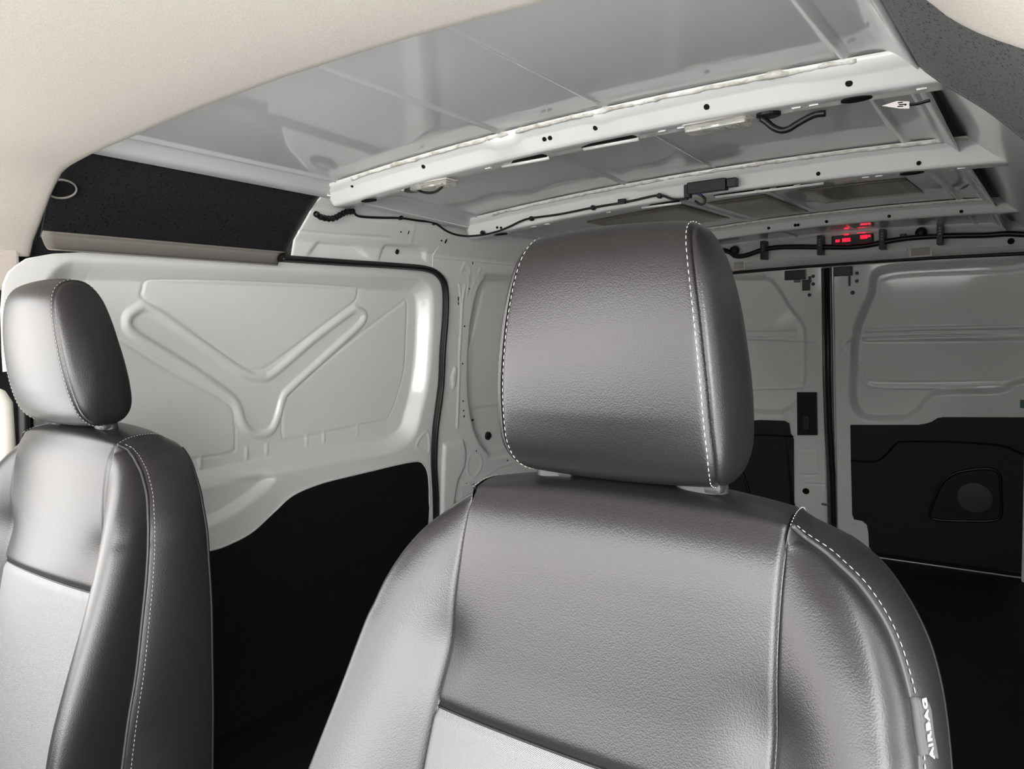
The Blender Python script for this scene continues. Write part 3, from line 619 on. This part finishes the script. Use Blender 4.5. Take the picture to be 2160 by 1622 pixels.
# harness, brake light, small lenses on the rear header
yh = 3.600
hp = [aty(u, v, yh) for u, v in ((1500, 522), (1537, 531), (1552, 540), (1574, 538.5), (1612, 526), (1656, 521), (1732, 521), (1795, 521), (1836, 516.5), (1874, 508.6), (1921, 502), (1984, 498), (2078, 496), (2125, 493), (2165, 495), (2210, 497))]
hs = tube('wiring_harness', spline(hp, 160), .0115, M['black'], None, 8); tag(hs, 'thick black wiring harness along the rear header', 'wiring harness')
for a, b0 in ((420, 408), (800, 375), (1215, 335), (1600, 300)):
    p = aty(*c5([(a, b0)])[0], yh+.010); box('harness_clip', p, (.022, .056, .086), M['black'], hs, .002)
    for k in (-1, 0, 1): box('clip_gap', p+np.array([0, -.028, .012*k+.012]), (.008, .002, .006), M['steel'], hs, .0005)
for a, b0 in ((220, 408), (1470, 288)):
    p = aty(*c5([(a, b0)])[0], yh+.005); disc('rubber_plug', p, (0, -1, -.3), .022, M['rubber'], hs, .010, 20, 1, True)
p = aty(*c5([(1350, 312)])[0], yh+.006); box('harness_clip', p, (.024, .02, .018), M['black'], hs, .002)
q0 = aty(*c5([(1012, 332)])[0], 3.648)
q0 = q0+np.array([0, -.008, 0]); bl = empty('brake_light', q0); tag(bl, 'high brake light with red lenses in a black housing on the rear header', 'brake light')
box('housing', (0, .004, 0), (.172, .024, .082), M['black'], bl, .006)
for dx, dz, sx, sz in ((-.058, -.004, .018, .012), (-.022, -.003, .034, .016), (.050, .004, .030, .016), (.072, .006, .010, .010), (-.022, .020, .020, .006), (.040, .024, .034, .006), (-.058, -.030, .05, .004)):
    box('red_lens', (dx, -.013, dz), (sx, .004, sz), M['red'], bl, .0015)
for a, b0, lab, wd in ((1465, 415, 'small clear lens in the pocket of the rear header, away from the headrest', .088), (250, 507, 'small clear lens on the rear header beside the driver headrest', .055)):
    p = aty(*c5([(a, b0)])[0], 3.672); t_ = empty('marker_lens', p); tag(t_, lab, 'lens')
    box('lens', (0, 0, 0), (wd*.8, .012, .034), M['lens'], t_, .003); box('lens_frame', (0, .008, 0), (wd, .006, .044), M['paper'], t_, .002)
for a, b0 in ((465, 365), (1170, 295), (1703, 245), (2055, 262)): disc('hole', aty(*c5([(a, b0)])[0], 3.66), (0, -1, -.5), .007, M['hole'], hdr, .005, 10)
disc('hole', aty(*c5([(2072, 346)])[0], 3.668), (0, -1, -.5), .012, M['hole'], hdr, .006, 10)
bp_ = aty(2158, 360, 2.6); pg = disc('rubber_plug', (bp_[0]+.01, 2.6, bp_[2]), (-1, -.4, 0), .034, M['rubber'], None, .012, 20, 1, True); tag(pg, 'black rubber plug at the right edge below the middle roof beam', 'plug')

# thin olive patches on the roof near the back
def pad(x0, x1, y0, y1, label):
    V = []
    for y in np.linspace(y0, y1, 8): V.append([(x, y, float(zroof(x, y))-.0035) for x in np.linspace(x0, x1, 8)])
    o = grid('olive_patch', V, M['pad'], flip=True, solid=.0025); return tag(o, label, 'damping pad', 'olive patches on the roof')
pad(-.50, -.14, 2.40, 2.85, 'olive patch on the roof above the driver headrest, nearer the sliding door')
pad(-.07, .12, 2.45, 2.95, 'olive patch on the roof right of the long rib, behind the control box')
pad(.22, .52, 2.45, 2.78, 'olive patch on the roof nearest the driver side, behind the middle beam')

# ================================================================ SEATS
ZC = [.30, .40, .50, .614, .664, .703, .739, .797, .837, .867, .895, .905]
YC = [.487, .517, .547, .582, .5975, .6095, .6195, .633, .6425, .652, .664, .674]
HC = [.192, .191, .189, .186, .1835, .1815, .180, .178, .177, .177, .177, .177]
_q = spline(list(zip(ZC, YC, HC)), 400); ZC, YC, HC = _q[:, 0], _q[:, 1], _q[:, 2]
def rail_front(n):
    """front seam of the right side of the centre panel, from the bottom up to the shoulder: (h, y, z)"""
    P = np.array([(h, y, z) for z, y, h in zip(ZC[::20], YC[::20], HC[::20])]+[(HC[-1], YC[-1], ZC[-1])]); return spline(P, n)
OVER = [(.177, .674, .905), (.176, .690, .910), (.174, .712, .911), (.171, .735, .908), (.168, .755, .901), (.165, .770, .890)]
PIPE = [(.178, .676, .904), (.184, .688, .893), (.192, .687, .8885), (.203, .686, .882), (.217, .683, .872), (.231, .680, .861), (.245, .675, .846), (.255, .671, .832), (.263, .666, .817), (.271, .659, .797), (.276, .654, .78), (.279, .649, .763), (.283, .643, .744), (.287, .630, .70), (.290, .614, .65), (.294, .588, .57), (.296, .562, .50), (.297, .530, .40), (.297, .498, .30)]
BACK = [(.165, .770, .890), (.19, .770, .884), (.213, .768, .873), (.236, .763, .857), (.254, .757, .836), (.269, .752, .812), (.280, .746, .787), (.289, .741, .75), (.296, .732, .70), (.302, .721, .63), (.305, .707, .55), (.307, .690, .45), (.307, .663, .30)]
def dense(n, e=2.2):
    t = np.linspace(-1, 1, n); return .5+.5*np.sign(t)*(1-(1-np.abs(t))**e)
def patch(A, B, S, bulge, prof):
    """rails A, B (n,3); bulge (n,3) vectors; prof(s)"""
    return A[:, None]*(1-S)[None, :, None]+B[:, None]*S[None, :, None]+bulge[:, None]*prof[None, :, None]
mir = lambda P: P*np.array([-1, 1, 1])
def make_seat(x0):
    OFF = (0, .42, 0)
    seat = empty('front_seat', (x0, .42, 0))
    # centre panel: shoulder part and woven part below the cross seam
    fr_ = rail_front(200); ov = spline(OVER, 40); full = np.vstack([fr_, ov[1:]])
    T = np.gradient(full, axis=0); nrm = np.stack([np.zeros(len(full)), -T[:, 2], T[:, 1]], 1); nrm /= np.linalg.norm(nrm, axis=1)[:, None]
    S = dense(60); e = np.minimum(S, 1-S)*.36
    pr = .012*(1-np.abs(2*S-1)**2.2)-.0035*np.exp(-(e/.0028)**2)
    zz = full[:, 2]; k = 1+.25*ss(zz, .80, .92)
    Pc = patch(mir(full), full, S, nrm*k[:, None], pr)
    # pinch beside the seams at mid height
    ed = np.exp(-(e/.035)**2)[None]*np.exp(-((zz-.735)/.035)**2)[:, None]; Pc[..., 1] += .007*ed
    kz = int(np.argmin(np.abs(fr_[:, 2]-.672)))
    dip = np.exp(-((np.arange(len(full))-kz)/2.2)**2)[:, None]*.0045; Pc += nrm[:, None]*(-dip[..., None])
    grid('shoulder_panel', Pc[kz:], M['leather'], seat, off=OFF)
    grid('woven_insert', Pc[:kz+1], M['fabric'], seat, off=OFF)
    tube('cross_seam', Pc[kz]+np.array([0, -.001, .0005]), .0014, M['rubber'], seat, 6, off=OFF)
    for sg in (1, -1):
        n = 220; sm = rail_front(200)[::-1]; sm = spline(sm[::6], n); pp = spline(PIPE, n)
        # pair the rails by height so that the shoulder starts in one point
        B = pp.copy(); za = np.maximum(pp[:, 2], .30); A = np.stack([np.interp(za, ZC, HC), np.interp(za, ZC, YC), za], 1)
        A[:, 0] -= .0015*np.clip((A[0, 2]-A[:, 2])/.02, 0, 1); A[:, 1] += .002*np.clip((A[0, 2]-A[:, 2])/.02, 0, 1); A[0] = (.177, .674, .905)
        wd = np.linalg.norm(B-A, axis=1); S = dense(44); e = np.minimum(S, 1-S)[None]*wd[:, None]
        amp = np.interp(B[:, 2], [.30, .50, .566, .61, .67, .728, .77, .82, .86, .885, .905], [.108, .104, .095, .085, .071, .060, .050, .036, .019, .006, 0]); amp = np.convolve(np.pad(amp, 9, 'edge'), np.ones(19)/19, 'valid')
        d_ = np.stack([np.full(n, .18), np.full(n, -1.), np.full(n, .22)], 1); d_ /= np.linalg.norm(d_, axis=1)[:, None]
        pr = np.where(S < .76, np.sin(.5*np.pi*np.clip(S/.76, 0, 1))**1.1, np.sqrt(np.clip(1-((S-.76)/.24)**2, 0, 1)))
        bol = A[:, None]*(1-S)[None, :, None]+B[:, None]*S[None, :, None]+(d_*amp[:, None])[:, None]*pr[None, :, None]
        bol[..., 1] += .0035*np.exp(-(e/.0028)**2)*np.clip(wd/.03, 0, 1)[:, None]
        bol[..., 1] += .007*np.exp(-((A[:, 2]-.735)/.035)**2)[:, None]*np.exp(-((S[None]*wd[:, None])/.03)**2)
        if sg < 0: bol = mir(bol)
        grid('side_bolster', bol, M['leather'], seat, flip=(sg > 0), off=OFF)
        # side panel from piping to the rear edge
        bk = spline(BACK, n); A2 = np.vstack([spline(OVER[:1]+PIPE[:2], 3)[:1], pp[1:]]); A2 = pp
        # first rows run along the seam over the top
        q = np.clip(np.arange(n)/14., 0, 1)
        S2 = dense(30); B2 = bk
        out_ = np.stack([np.full(n, 1.), np.full(n, .1), np.interp(A2[:, 2], [.75, .9], [.05, .9])], 1); out_ /= np.linalg.norm(out_, axis=1)[:, None]
        amp2 = np.interp(A2[:, 2], [.3, .8, .88, .905], [.007, .007, .010, .004])
        pr2 = np.sin(np.pi*S2)**.6
        sp_ = A2[:, None]*(1-S2)[None, :, None]+B2[:, None]*S2[None, :, None]+(out_*amp2[:, None])[:, None]*pr2[None, :, None]
        ovp = spline(OVER, 30); row0 = np.stack([np.interp(S2, np.linspace(0, 1, 30), ovp[:, j]) for j in range(3)], 1)
        f = np.exp(-np.arange(n)/5.)[:, None, None]; sp_ = sp_*(1-f)+f*(row0[None]+(A2-A2[0])[:, None]*(1-S2)[None, :, None]+(B2-B2[0])[:, None]*S2[None, :, None])
        if sg < 0: sp_ = mir(sp_)
        sd_ = grid('side_panel', sp_, M['leather'], seat, flip=(sg > 0), off=OFF)
        pn = pp+np.array([.0012, -.0022, .0015]); pn = pn if sg > 0 else mir(pn)
        tube('piping', pn, .0023, M['piping'], seat, 8, off=OFF)
        ci = np.argmin(np.abs(S2-.075)); st = sp_[2:, ci]+np.array([sg*.0006, 0, .0004])
        dashes('stitching', st, M['thread'], sd_, off=OFF)
        dashes('stitching', [p+np.array([sg*.0006, 0, .0008]) for p in mir(ovp) if True] if sg < 0 else [p+np.array([.0006, 0, .0008]) for p in ovp], M['thread'], sd_, .003, .0022, .0004, off=OFF)
        rear = sp_[14:, -1]; tube('rear_welt', rear, .0025, M['board'], sd_, 6, off=OFF)
    # back shell
    bk = spline(BACK, 120); top_ = np.array([[.165, .770, .890]]); S = dense(30)
    bb = np.stack([np.zeros(120), np.full(120, 1.), np.zeros(120)], 1)*.02
    grid('back_panel', patch(mir(bk), bk, S, bb, np.sin(np.pi*S)**.7), M['felt'], seat, flip=True, off=OFF)
    # ---- headrest
    PR = [(.690, .9295), (.668, .938), (.6525, .959), (.645, .993), (.642, 1.035), (.643, 1.085), (.648, 1.130), (.657, 1.160), (.673, 1.176), (.695, 1.179), (.714, 1.171), (.727, 1.150), (.734, 1.115), (.738, 1.07), (.741, 1.03), (.742, .99), (.739, .956), (.729, .937), (.712, .9285)]
    ring = spline(PR, 140, True); HZ = spline([(.93, .109), (.945, .1145), (.965, .117), (.986, .1165), (1.031, .114), (1.089, .1075), (1.139, .099), (1.168, .092), (1.185, .087)], 60).T; hz = np.interp(ring[:, 1], *HZ)
    Tn = np.roll(ring, -1, 0)-np.roll(ring, 1, 0); nn = np.stack([Tn[:, 1], -Tn[:, 0]], 1); nn /= np.linalg.norm(nn, axis=1)[:, None]
    cen = ring.mean(0); sgn_ = np.sign(((ring-cen)*nn).sum(1)).mean(); nn *= sgn_
    R3 = np.stack([hz, ring[:, 0], ring[:, 1]], 1); N3 = np.stack([np.zeros(140), nn[:, 0], nn[:, 1]], 1)
    S = dense(50); e = np.minimum(S, 1-S)*.22
    amp = np.interp(ring[:, 1], [.93, .96, 1.0, 1.15, 1.18], [.004, .008, .011, .009, .006])
    band = patch(mir(R3), R3, S, N3*amp[:, None], np.sin(np.pi*S)**.7)-N3[:, None]*(.0035*np.exp(-(e/.0035)**2))[None, :, None]
    hr = grid('headrest', band, M['leather'], seat, flip=True, off=OFF, cv=True)
    for sg in (1, -1):
        rr_ = np.r_[0, .02, .05, .1, .18, .3, .45, .6, .75, .88, .95, 1.]; cap = []
        c3 = np.array([.112, cen[0]+.004, cen[1]-.01])
        for t in rr_:                                      # from seam to the middle
            k = 1-t; row = R3.copy(); row[:, 1:] = c3[1:]+(R3[:, 1:]-c3[1:])*k; row[:, 0] = np.interp(row[:, 2], HZ[0], HZ[1])
            row[:, 0] += .013*(1-k**2.6)**.9-.0035*math.exp(-(t/.03)**2)+.002
            row[:, 1:] += N3[:, 1:]*(.004*math.sin(math.pi*min(1, t*2.2)))if t < .45 else 0
            cap.append(row)
        cap = np.array(cap); cap[0] = R3-N3*.0035
        cap = cap if sg > 0 else mir(cap)
        cpo = grid('side_cap', cap, M['leather'], hr, flip=(sg < 0), off=OFF, cu=True)
        sr = band[:, 6 if sg < 0 else -7]+N3*.0007; sr = sr[np.r_[np.arange(140), 0]]
        k6 = int(np.argmin(np.abs(S*.22-.0048))); sr = band[:, (k6 if sg < 0 else len(S)-1-k6)]+N3*.0006; sr = sr[np.r_[np.arange(140), 0]]
        dashes('stitching', sr, M['thread'], hr, .0046, .0024, .00047, off=OFF)
        tube('post', [(sg*.082, .712, .895), (sg*.082, .708, .95)], .0055, M['chrome'], seat, 12, off=OFF)
        # guide sleeve with its release button
        V = []; seg = 48
        for kk, zz_ in ((1., -.010), (1., .0045), (.97, .0075), (.88, .009), (.0, .009)):
            for i in range(seg):
                th = 2*math.pi*i/seg; cx_ = math.copysign(abs(math.cos(th))**.8, math.cos(th)); V.append((sg*.083+.0265*kk*cx_, .706+.0155*kk*math.sin(th), .922+zz_))
        sl = mesh('guide_sleeve', V, gridfaces(5, seg, 0, True), M['sleeve'], seat, True, off=OFF)
        box('release_button', (sg*.083+.017, .699, .927), (.018, .020, .011), M['sleeve'], sl, .0045, off=OFF)
    # cushion and base, below the picture
    V = []
    for yy in np.linspace(-.02, .56, 30):
        rw_ = []
        for a in np.linspace(-1, 1, 40):
            z = .32-.04*(yy-.1)+.045*ss(abs(a), .62, .85)*ss(1.0-abs(a), 0, .08)-.06*ss(abs(a), .93, 1)-.08*ss(.05-yy, 0, .07)
            rw_.append((.275*a, yy, z))
        V.append(rw_)
    grid('seat_cushion', V, M['leather'], seat, off=OFF, solid=.10)
    box('seat_base', (0, .27, .145), (.46, .46, .27), M['black'], seat, .02, off=OFF)
    return seat
s1 = make_seat(.53); tag(s1, 'dark leatherette driver seat with airbag tag on its edge, the large one in front', 'seat', 'front seats')
def copy_tree(o, parent=None, depth=0):
    c_ = o.copy(); COL.objects.link(c_); c_.parent = parent
    for ch in list(o.children): copy_tree(ch, c_, depth+1)
    return c_
s2 = copy_tree(s1); s2.location = (-.54, .42, 0); tag(s2, 'dark leatherette passenger seat by the sliding door, its near side facing the gap', 'seat', 'front seats')
piv = Vector((0, .60-.42, .45)); RM = Matrix.Translation(piv) @ Matrix.Rotation(math.radians(6.5), 4, 'X') @ Matrix.Translation(-piv)
for ch in s2.children:
    if not (ch.name.startswith('seat_cushion') or ch.name.startswith('seat_base')): ch.matrix_local = RM

# airbag tag sewn into the driver seat's outer seam
def side_pt(t, dy):                                       # t: height, dy: distance back from the piping
    P_ = np.array(PIPE); o = np.argsort(P_[:, 2]); h = np.interp(t, P_[o, 2], P_[o, 0]); y = np.interp(t, P_[o, 2], P_[o, 1])
    return np.array([.53+h+.0035+.0035*min(1, dy/.02)+.18*dy*.3, y+dy, t])
rows = []
for z_ in np.linspace(.747, .7855, 14):
    rows.append([side_pt(z_, d_) + np.array([.0022, 0, -.55*max(d_, 0)]) for d_ in np.linspace(-.001, .030, 10)])
at_ = grid('airbag_tag', rows, M['tag'], s1, off=(.53, .42, 0), solid=-.0012)
wrap = [side_pt(z_, 0)+np.array([.0000, -.0025, .0]) for z_ in np.linspace(.7465, .786, 14)]
tube('tag_fold', wrap, .0034, M['tag'], at_, 8, off=(.53, .42, 0))
fc = bpy.data.curves.new('txt', 'FONT'); fc.body = 'AIRBAG'; fc.size = .0118; fc.align_x = 'CENTER'; fc.align_y = 'CENTER'; fc.extrude = .0002; fc.offset = .00022; fc.space_character = 1.12
tmp = bpy.data.objects.new('txt', fc); COL.objects.link(tmp); dg = bpy.context.evaluated_depsgraph_get(); dg.update()
me = bpy.data.meshes.new_from_object(tmp.evaluated_get(dg)); bpy.data.objects.remove(tmp)
lo, hi = side_pt(.7425, .0105), side_pt(.7795, .0105); e1 = Vector(hi-lo).normalized(); bkv = Vector(side_pt(.765, .028)-side_pt(.765, .010)).normalized(); e3 = e1.cross(-bkv).normalized(); e2 = e3.cross(e1)
cen_ = Vector((lo+hi)/2)-Vector((.53, .42, 0))+e3*.0034
me.transform(Matrix((( e1.x, e2.x, e3.x, cen_.x), (e1.y, e2.y, e3.y, cen_.y), (e1.z, e2.z, e3.z, cen_.z), (0, 0, 0, 1))))
me.materials.clear(); me.materials.append(M['white']); to = bpy.data.objects.new('tag_lettering', me); COL.objects.link(to); to.parent = at_
